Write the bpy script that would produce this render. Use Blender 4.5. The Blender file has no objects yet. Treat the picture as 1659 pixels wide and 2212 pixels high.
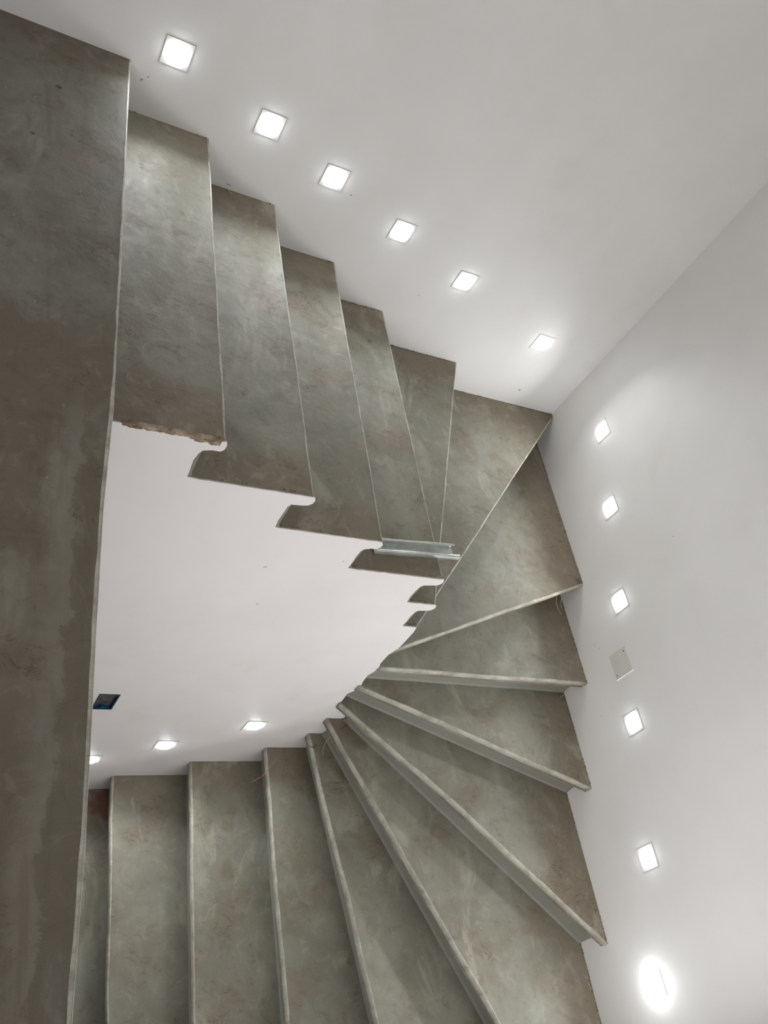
import bpy, bmesh, math, random
from mathutils import Vector, Matrix, noise
from mathutils.geometry import tessellate_polygon
random.seed(7)
SC = bpy.context.scene
COL = SC.collection

# ------------------------------------------------------------------ camera
cd = bpy.data.cameras.new('camera')
cam = bpy.data.objects.new('camera', cd); COL.objects.link(cam)
# rows: camera right, camera down, camera forward (world axes)
RW = ((0.86423463, -0.17436714, 0.4719053),
      (0.1497503, -0.80633579, -0.57218654),
      (0.48028467, 0.56517138, -0.67075178))
m = Matrix((( RW[0][0], -RW[1][0], -RW[2][0], -3.04132),
            ( RW[0][1], -RW[1][1], -RW[2][1], -3.01192),
            ( RW[0][2], -RW[1][2], -RW[2][2],  1.49300),
            (0, 0, 0, 1)))
# columns are the camera's x, y, z axes in the world
R3 = Matrix((RW[0], tuple(-v for v in RW[1]), tuple(-v for v in RW[2]))).transposed()
E3 = Matrix.Identity(3)
# RW maps world to camera: its rows are the camera axes
cam.matrix_world = Matrix.Translation((-3.04132, -3.01192, 1.493)) @ R3.to_4x4()
cd.sensor_fit = 'HORIZONTAL'; cd.sensor_width = 36.0
cd.lens = 36.0 * 1917.09 / 1659.0
cd.clip_start = 0.02
SC.camera = cam

# ------------------------------------------------------------------ world, exposure, fill lights
w = bpy.data.worlds.new('world'); SC.world = w; w.use_nodes = True
w.node_tree.nodes['Background'].inputs[0].default_value = (0.75, 0.78, 0.8, 1)
w.node_tree.nodes['Background'].inputs[1].default_value = 0.05
SC.view_settings.view_transform = 'Standard'; SC.view_settings.look = 'None'
SC.view_settings.gamma = 1.0; SC.view_settings.use_curve_mapping = False
SC.view_settings.exposure = 0.0

STEP_LED = 1.35       # watts of each step light
DOME = 34.0          # radiance of each step light's lens
def area(name, loc, aim, size, power, col):
    ld = bpy.data.lights.new(name, 'AREA'); ld.shape = 'RECTANGLE'
    ld.size, ld.size_y = size; ld.energy = power; ld.color = col
    o = bpy.data.objects.new(name, ld); COL.objects.link(o)
    o.location = loc
    o.rotation_euler = (Vector(aim) - Vector(loc)).to_track_quat('-Z', 'Y').to_euler()
    return o
# unseen fill lights, added to balance the brightness of walls and treads
area('south_fill_light', (-1.35, -3.03, -0.65), (-1.35, -1.0, -0.65), (2.0, 2.1), 17, (0.98, 0.985, 1.0))
area('upper_hall_fill_light', (-3.6, -4.4, 1.5), (-1.2, -1.2, -0.5), (1.5, 1.5), 4, (0.98, 0.985, 1.0))
area('west_fill_light', (-4.62, -2.0, 1.35), (0.0, -1.3, -1.0), (2.0, 1.5), 28, (0.98, 0.985, 1.0))
area('overhead_fill_light', (-1.2, -1.6, 2.55), (-1.2, -1.5, 0), (1.3, 1.3), 4.5, (1.0, 0.98, 0.95))
SC.cycles.use_light_tree = False; SC.cycles.max_bounces = 5; SC.cycles.diffuse_bounces = 4; SC.cycles.glossy_bounces = 2

# ------------------------------------------------------------------ materials
def s2l(c):
    return tuple(((v / 255) / 12.92 if v <= 10 else (((v / 255) + .055) / 1.055) ** 2.4) for v in c) + (1,)
class NT:
    def __init__(s, name):
        s.m = bpy.data.materials.new(name); s.m.use_nodes = True
        s.n = s.m.node_tree.nodes; s.l = s.m.node_tree.links
        s.b = s.n['Principled BSDF']
        tc = s.n.new('ShaderNodeTexCoord'); s.co = tc.outputs['Object']
    def set(s, sock, v):
        if isinstance(v, bpy.types.NodeSocket): s.l.new(v, sock)
        else: sock.default_value = v
    def noise(s, scale, detail=4, rough=.55, dist=0, vec=None):
        n = s.n.new('ShaderNodeTexNoise'); s.l.new(vec or s.co, n.inputs['Vector'])
        n.inputs['Scale'].default_value = scale; n.inputs['Detail'].default_value = detail
        n.inputs['Roughness'].default_value = rough; n.inputs['Distortion'].default_value = dist
        return n.outputs['Fac']
    def vscale(s, v, loc=(0, 0, 0), rot=(0, 0, 0)):
        n = s.n.new('ShaderNodeMapping'); s.l.new(s.co, n.inputs[0])
        n.inputs['Scale'].default_value = v; n.inputs['Location'].default_value = loc; n.inputs['Rotation'].default_value = rot
        return n.outputs[0]
    def ramp(s, f, a, b, smooth=True):
        n = s.n.new('ShaderNodeMapRange'); n.interpolation_type = 'SMOOTHSTEP' if smooth else 'LINEAR'
        s.set(n.inputs[0], f); n.inputs[1].default_value = a; n.inputs[2].default_value = b
        return n.outputs[0]
    def math(s, op, a, b=0.0, clamp=False):
        n = s.n.new('ShaderNodeMath'); n.operation = op; n.use_clamp = clamp
        s.set(n.inputs[0], a); s.set(n.inputs[1], b); return n.outputs[0]
    def mix(s, f, a, b):
        n = s.n.new('ShaderNodeMix'); n.data_type = 'RGBA'
        s.set(n.inputs[0], f); s.set(n.inputs[6], a); s.set(n.inputs[7], b); return n.outputs[2]
    def xyz(s):
        n = s.n.new('ShaderNodeSeparateXYZ'); s.l.new(s.co, n.inputs[0]); return n.outputs
    def bump(s, h, dist, strength=1.0, prev=None):
        n = s.n.new('ShaderNodeBump'); n.inputs['Distance'].default_value = dist
        n.inputs['Strength'].default_value = strength; s.l.new(h, n.inputs['Height'])
        if prev: s.l.new(prev, n.inputs['Normal'])
        return n.outputs[0]
    def spot(s, c, r, soft=.5, warp=None):
        n = s.n.new('ShaderNodeVectorMath'); n.operation = 'DISTANCE'
        s.l.new(s.co, n.inputs[0]); n.inputs[1].default_value = c
        d = n.outputs['Value']
        if not hasattr(s, 'wn'): s.wn = s.math('SUBTRACT', s.noise(26, 3, .65), .5)
        d = s.math('ADD', d, s.math('MULTIPLY', s.wn, r * 1.7))
        return s.ramp(d, r * 1.1, r * soft)

def concrete(name, kind):
    t = NT(name); x, y, z = t.xyz()
    K = {'tread': 1.14, 'landing': 1.0, 'riser': 1.05, 'nosing': 1.05}[kind]  # landing's lower factor puts its dimmer light into the colour
    def s2k(c): return s2l(tuple(v * K for v in c))
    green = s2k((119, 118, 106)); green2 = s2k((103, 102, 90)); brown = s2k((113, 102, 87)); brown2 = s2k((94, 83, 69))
    pale = s2k((143, 141, 127)); dark = s2k((58, 52, 42))
    col = t.mix(t.ramp(t.noise(2.6, 6, .6, .6), .38, .66), green, green2)
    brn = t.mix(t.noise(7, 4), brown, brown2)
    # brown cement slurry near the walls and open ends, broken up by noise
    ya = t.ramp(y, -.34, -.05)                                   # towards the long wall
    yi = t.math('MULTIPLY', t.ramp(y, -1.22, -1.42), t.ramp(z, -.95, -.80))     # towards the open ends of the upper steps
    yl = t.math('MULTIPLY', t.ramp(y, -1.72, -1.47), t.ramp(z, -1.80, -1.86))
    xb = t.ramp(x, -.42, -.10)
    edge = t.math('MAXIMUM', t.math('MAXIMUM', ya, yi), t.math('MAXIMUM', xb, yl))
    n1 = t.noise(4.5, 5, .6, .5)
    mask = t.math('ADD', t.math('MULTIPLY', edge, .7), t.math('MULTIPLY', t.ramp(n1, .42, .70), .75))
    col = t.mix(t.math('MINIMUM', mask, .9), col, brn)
    # trowel clouds, pale scrapes
    st = t.noise(5, 5, .65, 1.2, t.vscale((1.0, .45, 1.0), rot=(0, 0, .5)))
    col = t.mix(t.math('MULTIPLY', t.ramp(st, .53, .70), .55), col, pale)
    cl = t.noise(15, 7, .74, 1.1)
    col = t.mix(t.math('MULTIPLY', t.ramp(cl, .53, .68), .55), col, brown2)
    col = t.mix(t.math('MULTIPLY', t.ramp(cl, .46, .34), .25), col, pale)
    # short dark cracks: thin band of a stretched distorted noise, kept to some areas
    cr = t.noise(5.5, 7, .62, .8, t.vscale((.8, 1.5, 1), loc=(3, 1, 0)))
    band = t.ramp(t.math('ABSOLUTE', t.math('SUBTRACT', cr, .5)), .007, .001)
    area_ = t.ramp(n1, .50, .60)
    crack = t.math('MULTIPLY', band, area_)
    col = t.mix(t.math('MULTIPLY', crack, .7), col, dark)
    # white paint flecks, dark pits
    v = t.n.new('ShaderNodeTexVoronoi'); t.l.new(t.co, v.inputs['Vector']); v.inputs['Scale'].default_value = 26
    fl = t.math('MULTIPLY', t.ramp(v.outputs['Distance'], .055, .03), t.ramp(cl, .50, .54))
    col = t.mix(t.math('MULTIPLY', fl, .85), col, s2l((190, 188, 178)))
    v2 = t.n.new('ShaderNodeTexVoronoi'); t.l.new(t.vscale((1, 1, 1), (5, 2, 1)), v2.inputs['Vector']); v2.inputs['Scale'].default_value = 14
    fd = t.math('MULTIPLY', t.ramp(v2.outputs['Distance'], .05, .03), t.ramp(st, .50, .54))
    col = t.mix(t.math('MULTIPLY', fd, .7), col, dark)
    if kind == 'tread':
        for c, r, k, a in [((-1.50, -1.755, -2.38), .035, brown2, .5), ((-1.512, -1.95, -2.38), .045, brown2, .5),
                           ((-1.965, -1.53, -2.72), .09, s2l((110, 62, 52)), .75), ((-.045, -.985, -1.19), .03, dark, .6),
                           ((-.06, -1.42, -1.53), .05, dark, .4), ((-1.05, -1.2, -.85), .08, brown2, .3), ((-.03, -.03, -1.02), .07, brown2, .7)]:
            col = t.mix(t.math('MULTIPLY', t.spot(c, r), a), col, k)
        rough = t.math('ADD', .34, t.math('MULTIPLY', cl, .48))
        rough = t.math('ADD', rough, t.math('MULTIPLY', edge, .12))
    if kind == 'landing':
        # smeared screed along the landing's edge with a wavy border
        n = t.noise(9, 6, .72, .8, t.vscale((1, .7, 1)))
        d = t.math('ADD', x, t.math('MULTIPLY', y, -.047))       # follows the slightly slanted edge
        d = t.math('ADD', d, t.math('MULTIPLY', t.math('SUBTRACT', n, .5), .13))
        half = t.ramp(y, -1.5, -1.75)
        strip = t.math('MULTIPLY', t.ramp(d, -2.638, -2.630), half)
        rim = t.math('MULTIPLY', t.math('MULTIPLY', t.ramp(d, -2.70, -2.645), t.ramp(d, -2.628, -2.638)), half)
        col = t.mix(t.math('MULTIPLY', rim, .6), col, s2l((132, 128, 115)))
        col = t.mix(t.math('MULTIPLY', strip, .2), col, green2)
        vs = t.noise(9, 5, .6, .3, t.vscale((3.2, .35, 1)))
        col = t.mix(t.math('MULTIPLY', t.ramp(vs, .5, .68), t.math('MULTIPLY', t.ramp(x, -3.0, -2.8), .4)), col, brown2)
        for c, r, k, a in [((-2.80, -.35, 0), .012, dark, .9), ((-2.86, -.63, 0), .008, dark, .8),
                           ((-2.73, -.68, 0), .05, s2l((122, 98, 84)), .5)]:
            col = t.mix(t.math('MULTIPLY', t.spot(c, r), a), col, k)
        rough = t.math('ADD', .5, t.math('MULTIPLY', cl, .3))
    if kind == 'riser':
        sm = t.noise(10, 4, .6, .3, t.vscale((1, 1, 4)))
        col = t.mix(.75, col, t.mix(sm, s2l((130, 131, 124)), s2l((150, 147, 137))))
        rough = .55
    if kind == 'nosing':
        sm = t.noise(14, 6, .7, .5)
        base = t.mix(t.ramp(sm, .35, .68), s2l((190, 187, 175)), s2l((152, 147, 134)))
        chips = t.ramp(t.noise(38, 4, .7), .62, .72)
        col = t.mix(t.math('MULTIPLY', chips, .6), base, brown2)
        rough = .6
    grain = t.noise(420, 2, .5)
    col = t.mix(t.math('MULTIPLY', t.ramp(grain, .35, .75), .16), col, dark)
    t.l.new(col, t.b.inputs['Base Color'])
    t.set(t.b.inputs['Roughness'], rough)
    t.b.inputs['Specular IOR Level'].default_value = .42
    h = t.math('ADD', t.noise(9, 5, .62, .5), t.math('MULTIPLY', t.noise(75, 2, .6), .12))
    b = t.bump(h, .005, .45)
    t.l.new(b, t.b.inputs['Normal'])
    return t.m

def plaster(name, rgb, dirt=True):
    t = NT(name)
    c2 = tuple(max(0, v - 7) for v in rgb)
    col = t.mix(t.ramp(t.noise(1.6, 5, .6), .3, .7), s2l(rgb), s2l(c2))
    col = t.mix(t.math('MULTIPLY', t.ramp(t.noise(3.0, 3), .6, .8), .25), col, s2l((214, 198, 186)))
    v = t.n.new('ShaderNodeTexVoronoi'); t.l.new(t.co, v.inputs['Vector']); v.inputs['Scale'].default_value = 11
    fl = t.math('MULTIPLY', t.ramp(v.outputs['Distance'], .03, .018), t.ramp(t.noise(6, 2), .56, .6))
    col = t.mix(t.math('MULTIPLY', fl, .35), col, s2l((140, 130, 118)))
    t.l.new(col, t.b.inputs['Base Color'])
    t.set(t.b.inputs['Roughness'], t.math('ADD', .42, t.math('MULTIPLY', t.noise(5, 4), .15)))
    t.b.inputs['Specular IOR Level'].default_value = .35
    b = t.bump(t.noise(3.5, 4, .6), .006, .5)
    t.l.new(b, t.b.inputs['Normal'])
    return t.m

def simple(name, rgb, rough=.5, metal=0.0, nscale=30, var=12):
    t = NT(name)
    a = s2l(rgb); b_ = s2l(tuple(max(0, v - var) for v in rgb))
    t.l.new(t.mix(t.ramp(t.noise(nscale, 4), .35, .65), a, b_), t.b.inputs['Base Color'])
    t.b.inputs['Roughness'].default_value = rough; t.b.inputs['Metallic'].default_value = metal
    t.l.new(t.bump(t.noise(nscale * 3, 3), .0008, .4), t.b.inputs['Normal'])
    return t.m

def lamp_mat(name, strength, col):
    t = NT(name)
    t.b.inputs['Base Color'].default_value = (.9, .9, .9, 1)
    t.b.inputs['Emission Color'].default_value = col
    t.b.inputs['Emission Strength'].default_value = strength
    return t.m

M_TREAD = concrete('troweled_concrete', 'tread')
M_LAND = concrete('dimmed_landing_concrete', 'landing')
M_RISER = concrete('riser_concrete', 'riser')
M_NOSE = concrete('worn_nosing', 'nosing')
M_WALL = plaster('white_paint', (233, 231, 229))
M_SPINE = plaster('warm_white_paint', (238, 233, 231))
M_CEIL = plaster('ceiling_paint', (222, 221, 218))
M_CRUMB = simple('cement_crumbs', (120, 106, 92), .9, nscale=60, var=40)
M_SLURRY = simple('tan_slurry', (176, 158, 138), .85, nscale=26, var=60)
M_TRIM = simple('trim_white', (232, 230, 226), .5, nscale=10, var=4)
M_SHADOW_GAP = simple('shadow_gap_grey', (150, 143, 134), .8)
M_PLATE = simple('cover_plate_grey', (212, 210, 202), .45, nscale=8, var=5)
M_DARK = simple('screw_dark', (70, 66, 58), .7)
M_BLUE = simple('blue_plastic', (24, 88, 118), .4, nscale=40)
M_BOXIN = simple('box_inside', (98, 92, 88), .9, nscale=40, var=30)
M_BOXRIM = simple('dark_box_rim', (34, 66, 88), .6, nscale=60)
M_STEEL = simple('galvanised_steel', (232, 236, 232), .36, .75, nscale=20, var=22)
M_CREAM = simple('cream_string', (214, 200, 172), .8)
M_TAN = simple('tan_twig', (150, 118, 96), .8)
M_WIRE = simple('dark_wire', (60, 52, 46), .5)
M_GREEN = simple('green_twine', (112, 128, 100), .8)
M_SCUFF = simple('scuff_brown', (150, 138, 124), .9)
M_LENS = lamp_mat('lit_lens', DOME, (.93, .98, 1, 1))
M_LENS2 = lamp_mat('lit_lens_bright', DOME * 1.3, (.93, .98, 1, 1))
M_CLAMP = lamp_mat('added_lamp_lens', .35, (1, .97, .93, 1))

# ------------------------------------------------------------------ helpers
def link(name, me, mat, parent=None):
    o = bpy.data.objects.new(name, me); COL.objects.link(o)
    if mat: me.materials.append(mat)
    if parent: o.parent = parent
    return o
def from_bm(name, bm, mat, parent=None, smooth=False):
    bmesh.ops.recalc_face_normals(bm, faces=bm.faces[:])
    me = bpy.data.meshes.new(name); bm.to_mesh(me); bm.free()
    if smooth:
        for p in me.polygons: p.use_smooth = True
    return link(name, me, mat, parent)
def structure(o): o['kind'] = 'structure'; return o
def tag(o, label, cat, group=None):
    o['label'] = label; o['category'] = cat
    if group: o['group'] = group
    return o
def empty(name, loc=(0, 0, 0)):
    o = bpy.data.objects.new(name, None); COL.objects.link(o); o.location = loc
    o.empty_display_size = .05; return o
def prism(bm, poly, z0, z1):
    """vertical prism over a plan polygon"""
    tris = tessellate_polygon([[Vector((x, y, 0)) for x, y in poly]])
    lo = [bm.verts.new((x, y, z0)) for x, y in poly]; hi = [bm.verts.new((x, y, z1)) for x, y in poly]
    for a, b, c in tris:
        bm.faces.new((hi[a], hi[b], hi[c])); bm.faces.new((lo[c], lo[b], lo[a]))
    n = len(poly)
    for i in range(n):
        j = (i + 1) % n; bm.faces.new((lo[i], lo[j], hi[j], hi[i]))
def box(bm, a, b):
    prism(bm, [(a[0], a[1]), (b[0], a[1]), (b[0], b[1]), (a[0], b[1])], a[2], b[2])
def wobble(p, amp, s=9.0):
    v = Vector((p[0] * s, p[1] * s, p[2] * s if len(p) > 2 else 0))
    return (p[0] + amp * noise.noise(v), p[1] + amp * noise.noise(v + Vector((31, 7, 3))))
def subdiv(a, b, n):
    return [(a[0] + (b[0] - a[0]) * k / n, a[1] + (b[1] - a[1]) * k / n) for k in range(n)]

# wall planes (the walls are a hair out of square)
def wa(x): return .01226 * x                    # long wall: y at x
def wb(y): return .0298 * y                     # end wall: x at y
def ws(x): return -1.4394 - .01756 * -(x + 1) * -1      # dividing wall: y at x
def ws(x): return -1.4394 + .01756 * (x + 1)
RISE = .17
BOT = -3.06

# ------------------------------------------------------------------ room shell
bm = bmesh.new(); prism(bm, [(-4.7, wa(-4.7)), (.012, 0), (.012, .12), (-4.7, .12)], BOT - .1, 2.7)
wall_long = structure(from_bm('wall_north', bm, M_WALL))
bm = bmesh.new(); prism(bm, [(0, 0), (wb(-3.2), -3.2), (.15, -3.2), (.15, .12), (.0, .12)], BOT - .1, 2.7)
wall_end = structure(from_bm('wall_east', bm, M_WALL))
bm = bmesh.new(); box(bm, (-2.74, -3.17, BOT - .1), (wb(-3.05), -3.05, 2.7))
structure(from_bm('wall_south', bm, M_WALL))
bm = bmesh.new(); box(bm, (-2.74, -4.6, BOT - .1), (-2.62, -3.17, 2.7))
structure(from_bm('wall_return', bm, M_WALL))
bm = bmesh.new(); box(bm, (-4.82, -4.6, BOT - .1), (-4.7, .12, 2.7)); structure(from_bm('wall_west', bm, M_WALL))
bm = bmesh.new(); box(bm, (-4.82, -4.72, BOT - .1), (-2.62, -4.6, 2.7)); structure(from_bm('wall_front', bm, M_WALL))
bm = bmesh.new(); box(bm, (-4.82, -4.72, 2.7), (.15, .12, 2.85)); structure(from_bm('ceiling', bm, M_CEIL))
bm = bmesh.new(); box(bm, (-4.7, -4.6, BOT - .1), (-.1, -.06, BOT)); structure(from_bm('floor', bm, M_RISER))

# ------------------------------------------------------------------ staircase
# nosing lines: (outer point, inner point) per level; level 0 is the landing edge
def A(x): return (x, wa(x))
def B(y): return (wb(y), y)
def S(x): return (x, ws(x) + (.0045 if x < -1.2 and SUP else .0))
SUP = True
NOSE = {
 0: [A(-2.585), (-2.612, -.75), (-2.643, -1.586), (-2.666, -1.876), (-2.678, -2.196), (-2.691, -2.534), (-2.706, -2.80), (-2.72, -3.05)],
 1: [A(-2.258), (-2.282, -.708), S(-2.305)],
 2: [A(-1.929), S(-1.966)],
 3: [A(-1.587), S(-1.638)],
 4: [A(-1.258), S(-1.294)],
 5: [A(-.743), S(-1.222)],
 6: [B(-.022), (-1.204, -1.438)],
 7: [B(-.991), (-1.188, -1.441)],
 8: [B(-1.444), (-1.190, -1.443)],
 9: [B(-1.893), (-1.198, -1.448)],
 10: [B(-2.517), (-.679, -1.928), (-1.205, -1.449)],
 11: [(-.467, -3.05), (-1.189, -1.443)],
 12: [(-1.020, -3.05), (-1.202, -1.443)],
 13: [(-1.387, -3.05), (-1.348, ws(-1.348))],
 14: [(-1.722, -3.05), (-1.656, ws(-1.656))],
 15: [(-2.005, -3.05), (-1.971, ws(-1.971))],
 16: [(-2.33, -3.05), (-2.29, ws(-2.29))],
 17: [(-2.65, -3.05), (-2.61, ws(-2.61))],
}
# riser faces under each nosing: outer and inner ends
RIS = {
 0: [A(-2.645), S(-2.70)],
 1: [A(-2.313), S(-2.352)], 2: [A(-1.984), S(-2.018)], 3: [A(-1.642), S(-1.680)],
 4: [A(-1.313), S(-1.348)], 5: [A(-.803), S(-1.270)],
 6: [A(-.072), (-1.245, -1.425)], 7: [B(-.936), (-1.20, -1.395)], 8: [B(-1.400), (-1.17, -1.395)],
 9: [B(-1.841), (-1.165, -1.402)], 10: [B(-2.468), (-1.099, -1.442)],
 11: [(-.400, -3.05), S(-1.122)], 12: [(-.955, -3.05), S(-1.128)], 13: [(-1.33, -3.05), (-1.290, ws(-1.290))],
 14: [(-1.672, -3.05), (-1.608, ws(-1.608))], 15: [(-1.965, -3.05), (-1.932, ws(-1.932))], 16: [(-2.275, -3.05), (-2.235, ws(-2.235))],
 17: [(-2.6, -3.05), (-2.56, ws(-2.56))],
}
CORNER = {6: [(0.0, 0.0)], 7: [(0.0, 0.0)], 11: [(wb(-3.05), -3.05)]}       # tread polygons that turn a room corner
SLAB = .046
stairs = empty('concrete_staircase', (-1.2, -1.45, BOT))
tag(stairs, 'bare grey-green troweled concrete staircase winding down between white walls', 'staircase')
stairs_inv = Matrix.Translation((1.2, 1.45, -BOT))
def part(name, bm, mat, parent=stairs, smooth=False):
    """meshes are written in world coordinates; parents keep them there"""
    o = from_bm(name, bm, mat, None, smooth)
    o.parent = parent
    if parent is stairs: o.matrix_parent_inverse = stairs_inv
    return o
def dense(line, step=.05):
    out = []
    for a, b in zip(line, line[1:]):
        n = max(1, int(math.dist(a, b) / step)); out += subdiv(a, b, n)
    return out + [line[-1]]
def nose_curve(i):
    """wavy front edge, outer to inner; ends exact"""
    pts = dense(NOSE[i]); n = len(pts); amp = .0012 if i == 0 else .0035 if i < 9 else .006
    res = []
    for k, p in enumerate(pts):
        f = min(1, k / 3, (n - 1 - k) / 3)
        q = wobble((p[0], p[1], i * .37), amp * f, 3.2); q = wobble((q[0], q[1], i * .37), amp * .35 * f, 21)
        res.append(q)
    return res
def offset(pts, d):
    """shift a polyline sideways by d, towards the tread behind it"""
    out = []
    for k, p in enumerate(pts):
        a = pts[max(0, k - 1)]; b = pts[min(len(pts) - 1, k + 1)]
        t = Vector((b[0] - a[0], b[1] - a[1])).normalized()
        out.append((p[0] + t.y * d, p[1] - t.x * d))
    return out
curves = {i: nose_curve(i) for i in NOSE}
def sweep_nosing(i, z):
    """pale worn arris: flush strip on the tread's edge, rounded over, down the front"""
    c = curves[i]; bm = bmesh.new(); rings = []
    sgn = 1.0
    L = len(c)
    for k, p in enumerate(c):
        nz = noise.noise(Vector((p[0] * 14, p[1] * 14, i)))
        nz2 = noise.noise(Vector((p[0] * 45, p[1] * 45, i + 9)))
        wd = (.0045 if i or p[1] > -1.5 else .0075) + .002 * nz + .0015 * nz2
        h = .034 + .003 * nz
        a = c[max(0, k - 1)]; b = c[min(L - 1, k + 1)]
        t = Vector((b[0] - a[0], b[1] - a[1])).normalized(); nrm = Vector((-t.y, t.x))      # to the front
        prof = [(-wd, .0004), (-.0015, .0008), (.0018 + .0008 * nz2, -.0022), (.003 + .0012 * nz2, -.010),
                (.003 + .001 * nz, -h + .008), (-.001, -h), (-.012, -h - .002)]
        rings.append([bm.verts.new((p[0] + nrm.x * q[0] * F, p[1] + nrm.y * q[0] * F, z + q[1])) for q in prof])
    for r0, r1 in zip(rings, rings[1:]):
        for j in range(len(r0) - 1): bm.faces.new((r0[j], r1[j], r1[j + 1], r0[j + 1]))
    for r in (rings[0], rings[-1]): bm.faces.new(r)
    return bm
F = 1.0
# the front of every nosing lies to the left of the direction outer -> inner
def tread_poly(i):
    front = curves[i]
    back = [RIS[i - 1][1], RIS[i - 1][0]]            # inner, outer
    poly = list(front) + dense(back, .06)[:]         # outer..inner, then back inner..outer
    poly += CORNER.get(i, [])
    return poly
def clean(poly):
    out = []
    for p in poly:
        if not out or math.dist(p, out[-1]) > .0008: out.append(p)
    if math.dist(out[0], out[-1]) < .0008: out.pop()
    return out
for i in range(1, 18):
    z = -RISE * i
    bm = bmesh.new(); prism(bm, clean(tread_poly(i)), z - SLAB, z)
    # body beneath, from this riser back to the riser above
    body = [RIS[i][0], RIS[i][1], RIS[i - 1][1], RIS[i - 1][0]] + (CORNER.get(i, []) if i != 6 else [])
    prism(bm, clean(body), max(z - .29, BOT + .001), z - SLAB + .001)
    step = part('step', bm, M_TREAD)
    part('nosing', sweep_nosing(i, z), M_NOSE, step, True)
    # riser facing: thin plate on the body's front, leaning slightly, visible under the nosing
    o_, n_ = Vector(RIS[i][0]), Vector(RIS[i][1]); t = (n_ - o_).normalized(); fr = Vector((-t.y, t.x))
    bm = bmesh.new(); rows = []
    N = max(6, int((n_ - o_).length / .06))
    for k in range(N + 1):
        p = o_ + (n_ - o_) * (k / N)
        d = .003 + .002 * noise.noise(Vector((p.x * 8, p.y * 8, i)))
        q = [(0, -SLAB), (d, -SLAB), (d + .002, -.12), (d + .004, -RISE + .012), (d + .010, -RISE + .0005), (0, -RISE + .0005)]
        rows.append([bm.verts.new((p.x + fr.x * a, p.y + fr.y * a, z + b)) for a, b in q])
    for r0, r1 in zip(rows, rows[1:]):
        for j in range(len(r0)): bm.faces.new((r0[j], r1[j], r1[(j + 1) % len(r0)], r0[(j + 1) % len(r0)]))
    bm.faces.new(rows[0]); bm.faces.new(rows[-1])
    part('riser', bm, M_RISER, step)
# landing slab
bm = bmesh.new()
land = curves[0] + [(-2.742, -3.05), (-2.742, -4.6), (-4.7, -4.6), (-4.7, wa(-4.7))]
prism(bm, clean(land), -.16, 0)
landing = part('landing', bm, M_LAND)
landing['label'] = 'wide concrete landing slab at the top, dimmed by its colour'
part('nosing', sweep_nosing(0, 0), M_NOSE, landing, True)
# plastered edge of the landing over the lower flight, behind and below the nosing
bm = bmesh.new(); lc = [p for p in curves[0] if p[1] < -1.47]; rows = []
for k, p in enumerate(lc):
    d = .0022 + .002 * noise.noise(Vector((p[1] * 5, 1, 2))); g = .006 * noise.noise(Vector((p[1] * 11, 5, 2)))
    rows.append([bm.verts.new((p[0] + a, p[1], b)) for a, b in ((-.004, -.036), (d + .004, -.038 + g), (d + .005, -.15), (-.004, -.158))])
for r0, r1 in zip(rows, rows[1:]):
    for j in range(4): bm.faces.new((r0[j], r1[j], r1[(j + 1) % 4], r0[(j + 1) % 4]))
bm.faces.new(rows[0]); bm.faces.new(rows[-1])
e = part('slab_edge', bm, M_WALL, landing); e['label'] = 'white plastered edge of the landing slab'
# riser below the landing edge
o_, n_ = Vector(RIS[0][0]), Vector(RIS[0][1])
bm = bmesh.new(); prism(bm, [tuple(o_), (n_.x, n_.y), (n_.x - .1, n_.y), (o_.x - .1, o_.y)], -.29, -.159)
part('riser', bm, M_RISER, landing)

# cement crumbs and ragged slurry where the treads meet the plaster
bm = bmesh.new()
def crumb(p, s):
    M = Matrix.Translation(p) @ Matrix.Rotation(random.uniform(0, 6.3), 4, 'Z') @ Matrix.Rotation(random.uniform(-.5, .5), 4, 'X')
    M = M @ Matrix.Diagonal((s * random.uniform(.8, 2.4), s * random.uniform(.6, 1.1), s * random.uniform(.4, .9), 1))
    bmesh.ops.create_icosphere(bm, subdivisions=1, radius=1, matrix=M)
def crumbs(a, b, z, n, smin=.0012, smax=.0034, spread=.004):
    for _ in range(n):
        f = random.random(); p = Vector((a[0] + (b[0] - a[0]) * f, a[1] + (b[1] - a[1]) * f, z))
        if noise.noise(Vector((p.x * 6, p.y * 6, z))) < -.12: continue
        p += Vector((random.uniform(-1, 1) * spread, random.uniform(-1, 1) * spread, .0006))
        crumb(p, random.uniform(smin, smax))
for i in range(1, 7):
    z = -RISE * i
    a = RIS[i - 1][0]; b = NOSE[i][0] if i < 6 else (0, 0)
    crumbs((a[0], a[1] - .003), (b[0], b[1] - .003), z, 70 if i > 2 else 22)
    if i < 7: crumbs((RIS[i - 1][1][0], RIS[i - 1][1][1] + .004), (NOSE[i][-1][0], NOSE[i][-1][1] + .004), z, 26, .001, .0022)

for i in range(7, 12):
    z = -RISE * i
    a = RIS[i - 1][0] if i > 7 else (0, -.02); b = NOSE[i][0] if i < 11 else B(-2.95)
    crumbs((a[0] - .003, a[1]), (b[0] - .003, b[1]), z, 60)
cr = part('cement_crumb', bm, M_CRUMB); cr['kind'] = 'stuff'
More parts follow.
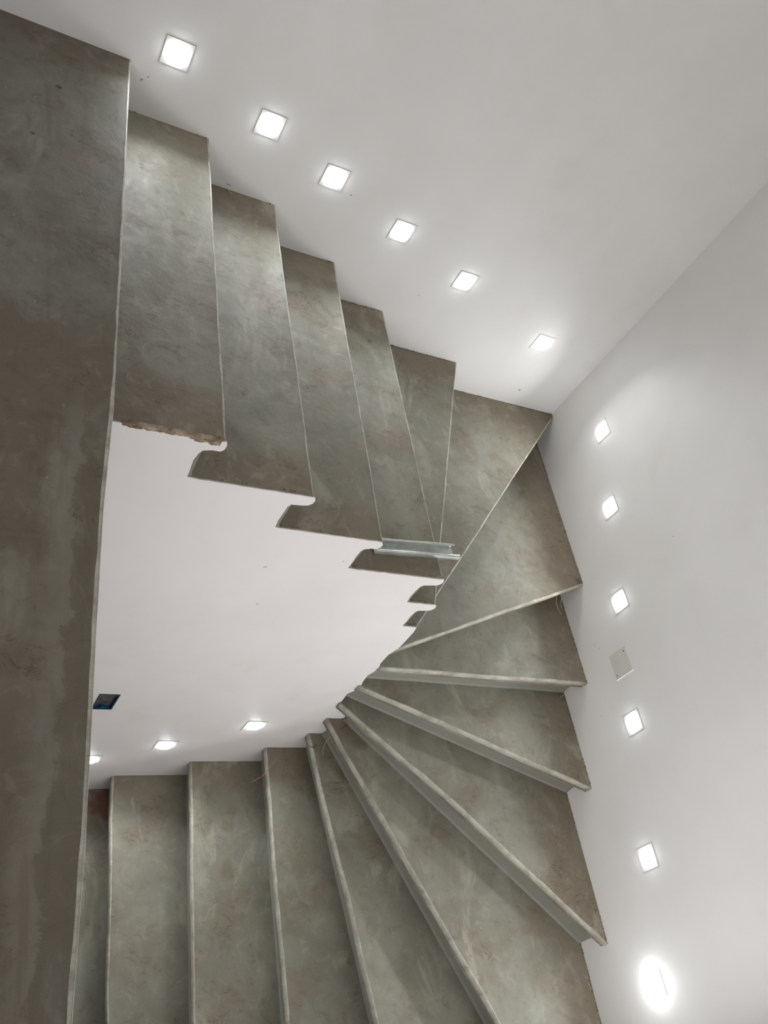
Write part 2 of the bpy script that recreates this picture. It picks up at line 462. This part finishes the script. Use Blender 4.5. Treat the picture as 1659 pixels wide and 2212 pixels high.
# tan slurry left on the open end of the first step: a ragged flat smear over the plaster, with a few lumps
bm = bmesh.new()
top = []; low = []
K_ = 60
for k in range(K_ + 1):
    f = k / K_; x = -2.575 + .262 * f
    dz = .010 + .016 * abs(noise.noise(Vector((x * 17, 3, 3)))) + .006 * noise.noise(Vector((x * 70, 1, 6))) + (.008 if f > .72 else 0)
    y = ws(x) - .0012
    top.append(bm.verts.new((x, y, -RISE + .001))); low.append(bm.verts.new((x, y, -RISE - max(.003, dz))))
back = [bm.verts.new((v.co.x, v.co.y + .0012, v.co.z)) for v in top]; backl = [bm.verts.new((v.co.x, v.co.y + .0010, v.co.z)) for v in low]
backt = [bm.verts.new((v.co.x, v.co.y + .012, v.co.z - .0006)) for v in top]
for k in range(K_):
    bm.faces.new((top[k], top[k + 1], low[k + 1], low[k])); bm.faces.new((low[k], low[k + 1], backl[k + 1], backl[k]))
    bm.faces.new((backt[k], backt[k + 1], top[k + 1], top[k]))
for v in back: bm.verts.remove(v)
for _ in range(26):
    x = random.choice([random.uniform(-2.57, -2.51), random.uniform(-2.35, -2.315), random.uniform(-2.57, -2.315)])
    crumb(Vector((x, ws(x) - .001, -RISE - random.uniform(0, .012))), random.uniform(.0012, .0032))
sm = part('slurry_smear', bm, M_SLURRY); sm['label'] = 'ragged tan slurry smear on the open end of the first step'

# ------------------------------------------------------------------ dividing wall (stepped plaster face, hole for the switch box)
bm = bmesh.new()
prof = []          # (x, z), walking down the upper flight
def jit(x, z, a=.0055): 
    return (x + a * noise.noise(Vector((x * 30, z * 30, 1))), z + a * noise.noise(Vector((x * 30, z * 30, 8))))
prof.append((-3.5, -.16)); prof.append((-2.665, -.162)); 
for i in range(1, 7):
    z = -RISE * i; xb = RIS[i - 1][1][0] if i > 1 else -2.665; xn = NOSE[i][-1][0]; xr = RIS[i][1][0] if i < 6 else None
    zt = z - .0015
    n = max(2, int((xn - xb) / .02))
    for k in range(n + 1):
        x = xb + (xn - xb) * k / n
        drop = (.004 + .005 * noise.noise(Vector((x * 25, i, 0)))) if i == 1 else .0025 + .0025 * noise.noise(Vector((x * 40, i, 0)))
        prof.append((x, zt - max(0, drop) * (1 if k else 0)))
    if i < 6:
        zb = z - RISE
        for q in [(xn + .006, z - .006), (xn + .011, z - .020), (xn + .009, z - .034), (xn + .001, z - .045), (xn - .018, z - .047),
                  (xr + .018, z - .050), (xr + .003, z - .053), (xr - .004, z - .066), (xr - .006, z - .100), (xr - .004, z - .135), (xr, zb - .003)]:
            prof.append(jit(*q))
prof += [(-1.196, -1.06), (-1.190, -1.16), (-1.190, -1.20), (-1.205, -1.25), (-1.20, -1.33), (-1.190, -1.36), (-1.19, -1.40), (-1.203, -1.44), (-1.195, -1.50),
         (-1.186, -1.53), (-1.184, -1.575), (-1.21, -1.62), (-1.20, -1.70), (-1.195, -1.76), (-1.09, -1.77), (-1.085, BOT), (-3.5, BOT)]
hole = [(-2.243, -1.703), (-2.167, -1.703), (-2.167, -1.834), (-2.243, -1.834)]
allp = prof + hole
tris = tessellate_polygon([[Vector((x, z, 0)) for x, z in prof], [Vector((x, z, 0)) for x, z in hole]])
TH = .004
fr = [bm.verts.new((x, ws(x), z)) for x, z in allp]; bk = [bm.verts.new((x, ws(x) + TH, z)) for x, z in allp]
for a, b, c in tris:
    bm.faces.new((fr[a], fr[b], fr[c])); bm.faces.new((bk[c], bk[b], bk[a]))
for s, n in ((0, len(prof)), (len(prof), 4)):
    for k in range(n):
        a = s + k; b = s + (k + 1) % n; bm.faces.new((fr[a], fr[b], bk[b], bk[a]))
spine = structure(from_bm('wall_middle', bm, M_SPINE))
# core of the wall, under the upper flight
bm = bmesh.new()
core = [(-3.5, -.30), (-2.72, -.30), (-1.70, -.98), (-1.30, -1.18), (-1.30, BOT), (-3.5, BOT)]
cy0, cy1 = .055, .15
f0 = [bm.verts.new((x, ws(x) + cy0, z)) for x, z in core]; f1 = [bm.verts.new((x, ws(x) + cy1, z)) for x, z in core]
bm.faces.new(f0); bm.faces.new(f1[::-1])
for k in range(len(core)):
    j = (k + 1) % len(core); bm.faces.new((f0[k], f0[j], f1[j], f1[k]))
o = from_bm('wall_core', bm, M_SPINE, spine)

# scuffs and specks on the paint: thin raised smears, each a part of its wall
def scuff(wall, axis, a, b, wid, mat=M_SCUFF):
    """a, b: world points on the wall; axis: outward normal"""
    a = Vector(a); b = Vector(b); n = Vector(axis); t = (b - a).normalized(); s = n.cross(t)
    bm = bmesh.new(); L = (b - a).length; K = 5; top = []; bot = []
    for k in range(K + 1):
        f = k / K; ww = wid * (.35 + math.sin(math.pi * min(max(f, .05), .95)) * .65) * random.uniform(.7, 1.2)
        c = a + t * L * f + s * random.uniform(-.3, .3) * wid
        top.append(bm.verts.new(c + s * ww / 2 + n * .0004)); bot.append(bm.verts.new(c - s * ww / 2 + n * .0004))
    for k in range(K): bm.faces.new((top[k], top[k + 1], bot[k + 1], bot[k]))
    geo = bmesh.ops.extrude_face_region(bm, geom=bm.faces[:])
    for v in [g for g in geo['geom'] if isinstance(g, bmesh.types.BMVert)]: v.co -= n * .0008
    return from_bm('scuff_mark', bm, mat, wall)
nA = (0, -1, 0); nB = (-1, 0, 0); nS = (0, -1, 0)
for a, b, wd in [((-2.539, -.0311, -.055), (-2.530, -.031, -.048), .005), ((-2.520, -.0309, -.036), (-2.513, -.0308, -.031), .003),
                 ((-1.672, -.0205, -.193), (-1.664, -.0204, -.190), .004), ((-1.148, -.0141, -.541), (-1.141, -.014, -.543), .003),
                 ((-.308, -.0038, -.916), (-.296, -.0036, -.912), .010), ((-2.137, -.0262, -.318), (-2.116, -.0259, -.322), .003)]:
    scuff(wall_long, nA, a, b, wd)
for a, b, wd in [((-1.966, ws(-1.966), -.735), (-1.957, ws(-1.957), -.722), .0035), ((-1.717, ws(-1.717), -.646), (-1.713, ws(-1.713), -.643), .003),
                 ((-1.90, ws(-1.9), -.96), (-1.893, ws(-1.893), -.955), .003)]:
    scuff(spine, nS, a, b, wd)
for y, z in [(-1.30, -1.245), (-1.33, -1.225), (-1.62, -1.34), (-1.10, -.60)]:
    scuff(wall_end, nB, (wb(y), y, z), (wb(y), y - .006, z + .004), .003)

# ------------------------------------------------------------------ step lights
def rounded_square(r, n=24, p=3.2):
    pts = []
    for k in range(n):
        a = 2 * math.pi * k / n; c, s = math.cos(a), math.sin(a)
        rr = r / ((abs(c) ** p + abs(s) ** p) ** (1 / p)); pts.append((rr * c, rr * s))
    return pts
def step_light(loc, facing, tilt, label, group, size=.033, lens=M_LENS, led=1.0, dome=.014, long=1.0):
    """local frame: x along the wall, z up, -y out of the wall"""
    root = empty('step_light', loc); root.rotation_euler = (0, 0, facing)
    tag(root, label, 'light', group)
    H = .048
    bm = bmesh.new(); box(bm, (-H, -.0008, -H), (H, .0, H)); from_bm('shadow_line_backing', bm, M_SHADOW_GAP, root)  # grey backing paints the shadow line round the trim plate
    bm = bmesh.new(); h = H - .001
    out = [(-h, -h), (h, -h), (h, h), (-h, h)]; inn = [(x * long, z) for x, z in rounded_square(size + .003)]
    tr = tessellate_polygon([[Vector((x, z, 0)) for x, z in out], [Vector((x, z, 0)) for x, z in inn]]) if long == 1 else tessellate_polygon([[Vector((x, z, 0)) for x, z in out]])
    P = out + inn if long == 1 else out
    f = [bm.verts.new((x, -.0018, z)) for x, z in P]; b = [bm.verts.new((x, -.0006, z)) for x, z in P]
    for i, j, k in tr: bm.faces.new((f[i], f[j], f[k])); bm.faces.new((b[k], b[j], b[i]))
    rings = ((0, 4), (4, len(inn))) if long == 1 else ((0, 4),)
    for s, n in rings:
        for k in range(n):
            i = s + k; j = s + (k + 1) % n; bm.faces.new((f[i], f[j], b[j], b[i]))
    from_bm('trim_plate', bm, M_TRIM, root)
    bm = bmesh.new(); R = 5; prev = None; base = rounded_square(size)
    for q in range(R + 1):
        a = q / R * math.pi / 2; sc = math.cos(a); y = -.0012 - dome * math.sin(a)
        if q == R: tip = bm.verts.new((0, y, 0)); ring = None
        else: ring = [bm.verts.new((x * sc * long, y, zz * sc)) for x, zz in base]
        if prev:
            for k in range(len(prev)):
                j = (k + 1) % len(prev)
                if ring: bm.faces.new((prev[k], prev[j], ring[j], ring[k]))
                else: bm.faces.new((prev[k], prev[j], tip))
        prev = ring
    from_bm('lens', bm, lens, root, True)
    ld = bpy.data.lights.new('led_emitter', 'AREA'); ld.shape = 'DISK'; ld.size = .05; ld.energy = STEP_LED * led
    ld.color = (.97, .985, 1); ld.spread = math.radians(124)
    lo = bpy.data.objects.new('led_emitter', ld); COL.objects.link(lo); lo.parent = root
    lo.location = (0, -dome - .003, 0); lo.rotation_euler = (-math.radians(90 - tilt), 0, 0)
    if long > 1:      # extra point light, added to spread this lamp's glow over the wall
        ld = bpy.data.lights.new('added_glow_light', 'POINT'); ld.energy = 0.30; ld.shadow_soft_size = .012; ld.color = (.95, .985, 1)
        lo = bpy.data.objects.new('added_glow_light', ld); COL.objects.link(lo); lo.parent = root; lo.location = (0, -.075, 0)
    return root
G_A = 'step lights in the long wall above the upper flight'
G_B = 'step lights in the end wall beside the winders'
G_S = 'step lights low in the dividing wall beside the lower flight'
la = ['largest lit step light, nearest the landing, top left in the long wall', 'second lit step light from the landing in the long wall',
      'third lit step light from the landing in the long wall', 'fourth lit step light from the landing in the long wall',
      'fifth lit step light from the landing in the long wall', 'sixth lit step light on the long wall, last before the room corner']
for (x, y, z), l in zip([(-2.453, -.03, .078), (-2.075, -.025, -.039), (-1.762, -.022, -.146), (-1.390, -.017, -.269), (-.985, -.012, -.401), (-.392, -.005, -.596)], la):
    step_light((x, wa(x) , z), math.atan(.01226), 3, l, G_A)
lb = ['lit step light on the end wall nearest the room corner', 'second lit step light below the room corner on the end wall',
      'lit step light on the end wall just above the blank square cover plate', 'lit step light on the end wall just below the blank square cover plate',
      'lit step light on the end wall between the cover plate and the glaring bottom light']
for (y, z), l in zip([(-.351, -.752), (-.745, -.872), (-1.196, -1.009), (-1.732, -1.163), (-2.267, -1.324)], lb):
    step_light((wb(y), y, z), -math.pi / 2 - math.atan(.0298), 3, l, G_B)
y, z = -2.715, -1.492
step_light((wb(y), y, z), -math.pi / 2 - math.atan(.0298), 10, 'brightest step light, lens stretched to show glare, at the bottom right of the end wall', G_B, size=.025, lens=M_LENS2, led=1.0, dome=.016, long=3.0)  # lens stretched to build the lamp's glare into its shape
lsb = ['lit step light low in the dividing wall, half hidden by the landing edge', 'middle lit step light low in the dividing wall', 'lit step light low in the dividing wall nearest the winders']
for (x, z), l in zip([(-2.124, -2.358), (-1.835, -2.193), (-1.501, -1.969)], lsb):
    step_light((x, ws(x), z), math.atan(.01756), 3, l, G_S, size=.029)

# ------------------------------------------------------------------ blank cover plate on the end wall
y, z = -1.462, -1.1195
cp = empty('cover_plate', (wb(y), y, z)); cp.rotation_euler = (0, 0, -math.pi / 2 - math.atan(.0298))
tag(cp, 'blank square grey-white cover plate with two dark screw holes on the end wall', 'cover plate')
bm = bmesh.new(); box(bm, (-.0565, -.005, -.054), (.0565, 0, .054))
bmesh.ops.bevel(bm, geom=[e for e in bm.edges if all(v.co.y < -.004 for v in e.verts)], offset=.002, segments=2, affect='EDGES')
from_bm('plate', bm, M_PLATE, cp)
for sx, sz in ((-.042, .041), (.042, -.043)):
    bm = bmesh.new(); bmesh.ops.create_cone(bm, cap_ends=True, segments=12, radius1=.0034, radius2=.0028, depth=.0016,
        matrix=Matrix.Translation((sx, -.0052, sz)) @ Matrix.Rotation(math.pi / 2, 4, 'X'))
    from_bm('screw', bm, M_DARK, cp)
# plaster lump along the plate's lower edge
bm = bmesh.new(); rows = []
for k in range(13):
    f = k / 12; yy = .0565 - 0 ; x_ = .0575 + .002 * noise.noise(Vector((f * 5, 2, 2)))
    zz = -.056 + .112 * f
    rows.append([bm.verts.new((x_ - .003, 0, zz)), bm.verts.new((x_, -.006, zz)), bm.verts.new((x_ + .004, -.003, zz)), bm.verts.new((x_ + .006, 0, zz))])
for r0, r1 in zip(rows, rows[1:]):
    for j in range(3): bm.faces.new((r0[j], r1[j], r1[j + 1], r0[j + 1]))
bm.faces.new(rows[0]); bm.faces.new(rows[-1])
from_bm('plaster_bead', bm, M_WALL, cp)

# ------------------------------------------------------------------ blue recessed switch box in the dividing wall
xc, zc = -2.205, -1.7685
jb = empty('junction_box', (xc, ws(xc), zc)); jb.rotation_euler = (0, 0, math.atan(.01756))
tag(jb, 'open blue plastic switch box recessed in the dividing wall by the landing', 'switch box')
W2, H2, D = .0375, .065, .040
def frame(bm, w0, h0, w1, h1, y0, y1):
    pts = []
    for y_ in (y0, y1):
        pts.append([bm.verts.new((sx * w0, y_, sz * h0)) for sx, sz in ((-1, -1), (1, -1), (1, 1), (-1, 1))])
        pts.append([bm.verts.new((sx * w1, y_, sz * h1)) for sx, sz in ((-1, -1), (1, -1), (1, 1), (-1, 1))])
    o0, i0, o1, i1 = pts
    for k in range(4):
        j = (k + 1) % 4
        bm.faces.new((o0[k], o0[j], i0[j], i0[k])); bm.faces.new((o1[k], i1[k], i1[j], o1[j]))
        bm.faces.new((o0[k], o1[k], o1[j], o0[j])); bm.faces.new((i0[k], i0[j], i1[j], i1[k]))
bm = bmesh.new(); frame(bm, W2, H2, W2 - .003, H2 - .003, -.001, D); box(bm, (-W2, D - .002, -H2), (W2, D, H2))
from_bm('box_shell', bm, M_BLUE, jb)
bm = bmesh.new(); frame(bm, W2 + .002, H2 + .002, W2 - .0025, H2 - .004, -.0025, .0005); from_bm('rim', bm, M_BOXRIM, jb)
bm = bmesh.new(); box(bm, (-W2 + .0032, D - .027, -H2 + .0032), (W2 - .0032, D - .0022, H2 - .0032)); from_bm('mortar_backing', bm, M_BOXIN, jb)
for sz in (-1, 1):
    bm = bmesh.new(); box(bm, (-.007, .002, sz * (H2 - .0095) - .006), (.007, .012, sz * (H2 - .0095) + .006)); from_bm('screw_lug', bm, M_BLUE, jb)

# ------------------------------------------------------------------ steel channel lying on the fourth step
ch = empty('steel_channel', (-1.402, -1.339, -.68)); ch.rotation_euler = (0, 0, math.radians(4.5))
tag(ch, 'short shiny galvanised steel channel lying on the step, poking out from under the nosing', 'steel channel')
def strip(prof, x0, x1, t, name, taper=0):
    """sweep an open (y, z) profile along x with sheet thickness t; taper: the far end of its first points is cut back"""
    bm = bmesh.new(); n = len(prof); nr = []
    for k in range(n):
        a = prof[max(0, k - 1)]; b = prof[min(n - 1, k + 1)]; d = Vector((b[0] - a[0], b[1] - a[1])).normalized(); nr.append((-d.y, d.x))
    rings = []
    K = 8
    for q in range(K + 1):
        f = q / K; r0 = []; r1 = []
        for k, (y_, z_) in enumerate(prof):
            xx = x0 + (x1 - x0) * f
            if q == K: xx -= taper * (1 - k / (n - 1))
            w_ = .0006 * math.sin(f * 9 + k)
            r0.append(bm.verts.new((xx, y_ + w_, z_))); r1.append(bm.verts.new((xx, y_ + nr[k][0] * t + w_, z_ + nr[k][1] * t)))
        rings.append(r0 + r1[::-1])
    for a, b in zip(rings, rings[1:]):
        m_ = len(a)
        for j in range(m_): bm.faces.new((a[j], b[j], b[(j + 1) % m_], a[(j + 1) % m_]))
    for r in (rings[0], rings[-1]): bm.faces.new(r)
    return from_bm(name, bm, M_STEEL, ch)
strip([(-.026, .001), (-.010, .0035), (.010, .0035), (.026, .001)], -.165, .180, .0012, 'web')
strip([(-.0265, .001), (-.0285, .012), (-.0275, .022), (-.022, .0255), (-.018, .023)], -.168, .192, -.0012, 'near_flange', -.002)
strip([(.0265, .001), (.0285, .013), (.0285, .025), (.024, .0295), (.018, .0275)], -.165, .182, .0012, 'far_flange', .006)

# ------------------------------------------------------------------ stray strings, wires and twigs
def tube(name, pts, r, mat, label, cat):
    """smooth tapered tube through points"""
    P = [Vector(p) for p in pts]; Q = []
    for k in range(len(P) - 1):
        p0 = P[max(0, k - 1)]; p1 = P[k]; p2 = P[k + 1]; p3 = P[min(len(P) - 1, k + 2)]
        for s in range(6):
            t = s / 6; Q.append(.5 * ((2 * p1) + (p2 - p0) * t + (2 * p0 - 5 * p1 + 4 * p2 - p3) * t * t + (3 * p1 - p0 - 3 * p2 + p3) * t ** 3))
    Q.append(P[-1]); bm = bmesh.new(); rings = []
    base = Q[0].copy()
    for k, q in enumerate(Q):
        d = (Q[min(k + 1, len(Q) - 1)] - Q[max(k - 1, 0)]).normalized()
        u = d.cross(Vector((.3, .2, 1))).normalized(); v = d.cross(u); rr = r * (1 - .35 * k / len(Q))
        rings.append([bm.verts.new(q - base + (u * math.cos(a) + v * math.sin(a)) * rr) for a in (0, 1.05, 2.09, 3.14, 4.19, 5.24)])
    for a, b in zip(rings, rings[1:]):
        for j in range(6): bm.faces.new((a[j], b[j], b[(j + 1) % 6], a[(j + 1) % 6]))
    for q in (rings[0], rings[-1]): bm.faces.new(q)
    o = from_bm(name, bm, mat, None, True); o.location = base
    return tag(o, label, cat)
# hung under the nosing of the second winder, at the end wall
tube('string', [(-.105, -.960, -1.250), (-.118, -.985, -1.275), (-.115, -1.020, -1.315), (-.090, -1.050, -1.345), (-.062, -1.072, -1.3585)], .0013, M_CREAM, 'longer curved cream string hanging under a winder nosing at the end wall', 'string')
tube('string', [(-.075, -.962, -1.250), (-.078, -.985, -1.290), (-.068, -1.015, -1.335), (-.050, -1.035, -1.3585)], .0012, M_CREAM, 'shorter cream string beside the longer curved one at the end wall', 'string')
tube('string', [(-.055, -1.408, -1.42), (-.062, -1.425, -1.46), (-.060, -1.430, -1.50), (-.082, -1.445, -1.5285)], .0012, M_CREAM, 'small frayed cream string end below the thick pale nosing at the end wall', 'string')
tube('wire', [(-.085, -1.853, -1.60), (-.100, -1.863, -1.625), (-.096, -1.866, -1.66), (-.082, -1.858, -1.6985)], .0011, M_WIRE, 'thin dark looped wire on the riser beside the end wall', 'wire')
tube('twig', [(-1.300, -1.500, -2.165), (-1.33, -1.53, -2.185), (-1.375, -1.580, -2.200), (-1.432, -1.612, -2.2085)], .0016, M_TAN, 'tan bent twig on a lower tread beside the dividing wall', 'twig')
tube('twine', [(-1.096, -1.447, -1.845), (-1.104, -1.458, -1.855), (-1.092, -1.475, -1.860), (-1.085, -1.468, -1.866), (-1.095, -1.482, -1.868), (-1.130, -1.500, -1.8685)], .0018, M_GREEN, 'curled pale green twine at the foot of the dividing wall corner', 'twine')
tube('string', [(-1.132, -1.49, -1.95), (-1.135, -1.495, -2.0), (-1.140, -1.515, -2.03), (-1.146, -1.55, -2.0385)], .0010, M_CREAM, 'thin pale string on the narrow tread under the green twine', 'string')
tube('twig', [(-1.172, -1.50, -2.036), (-1.185, -1.512, -2.038), (-1.200, -1.512, -2.0382), (-1.212, -1.50, -2.0385)], .0016, M_WIRE, 'short dark curved twig at the inner end of a narrow lower tread', 'twig')
tube('string', [(-2.165, -.0285, -.330), (-2.131, -.0285, -.334), (-2.118, -.034, -.3385), (-2.107, -.050, -.3388)], .0012, M_CREAM, 'pale string lying where the second tread meets the long wall', 'string')
tube('straw', [(-.094, -2.637, -1.8685), (-.093, -2.650, -1.866), (-.090, -2.663, -1.8685)], .0014, M_CREAM, 'short straw-coloured scrap by the end wall at the bottom right', 'straw')

# ------------------------------------------------------------------ unseen window frame, added round the south fill light
bm = bmesh.new()
for a, b in (((-2.42, -3.05, -1.76), (-2.36, -3.0, .46)), ((-.34, -3.05, -1.76), (-.28, -3.0, .46)), ((-2.36, -3.05, -1.76), (-.34, -3.0, -1.71)), ((-2.36, -3.05, .41), (-.34, -3.0, .46))):
    box(bm, a, b)
structure(from_bm('added_window_1', bm, M_TRIM))

# ------------------------------------------------------------------ unseen ceiling lamp, added to house the overhead fill light
cl = empty('added_ceiling_lamp', (-1.2, -1.6, 2.7)); tag(cl, 'large square lamp added above the stairwell for fill light', 'lamp')
bm = bmesh.new(); box(bm, (-.68, -.68, -.10), (.68, .68, 0)); from_bm('housing', bm, M_TRIM, cl)
bm = bmesh.new(); box(bm, (-.66, -.66, -.11), (.66, .66, -.10)); from_bm('diffuser', bm, M_CLAMP, cl)

# ------------------------------------------------------------------ unseen window frame, added round the west fill light
bm = bmesh.new()
for a, b in (((-4.7, -3.06, .54), (-4.64, -3.0, 2.16)), ((-4.7, -1.0, .54), (-4.64, -.94, 2.16)), ((-4.7, -3.0, .54), (-4.64, -1.0, .60)), ((-4.7, -3.0, 2.10), (-4.64, -1.0, 2.16))):
    box(bm, a, b)
structure(from_bm('added_window_2', bm, M_TRIM))
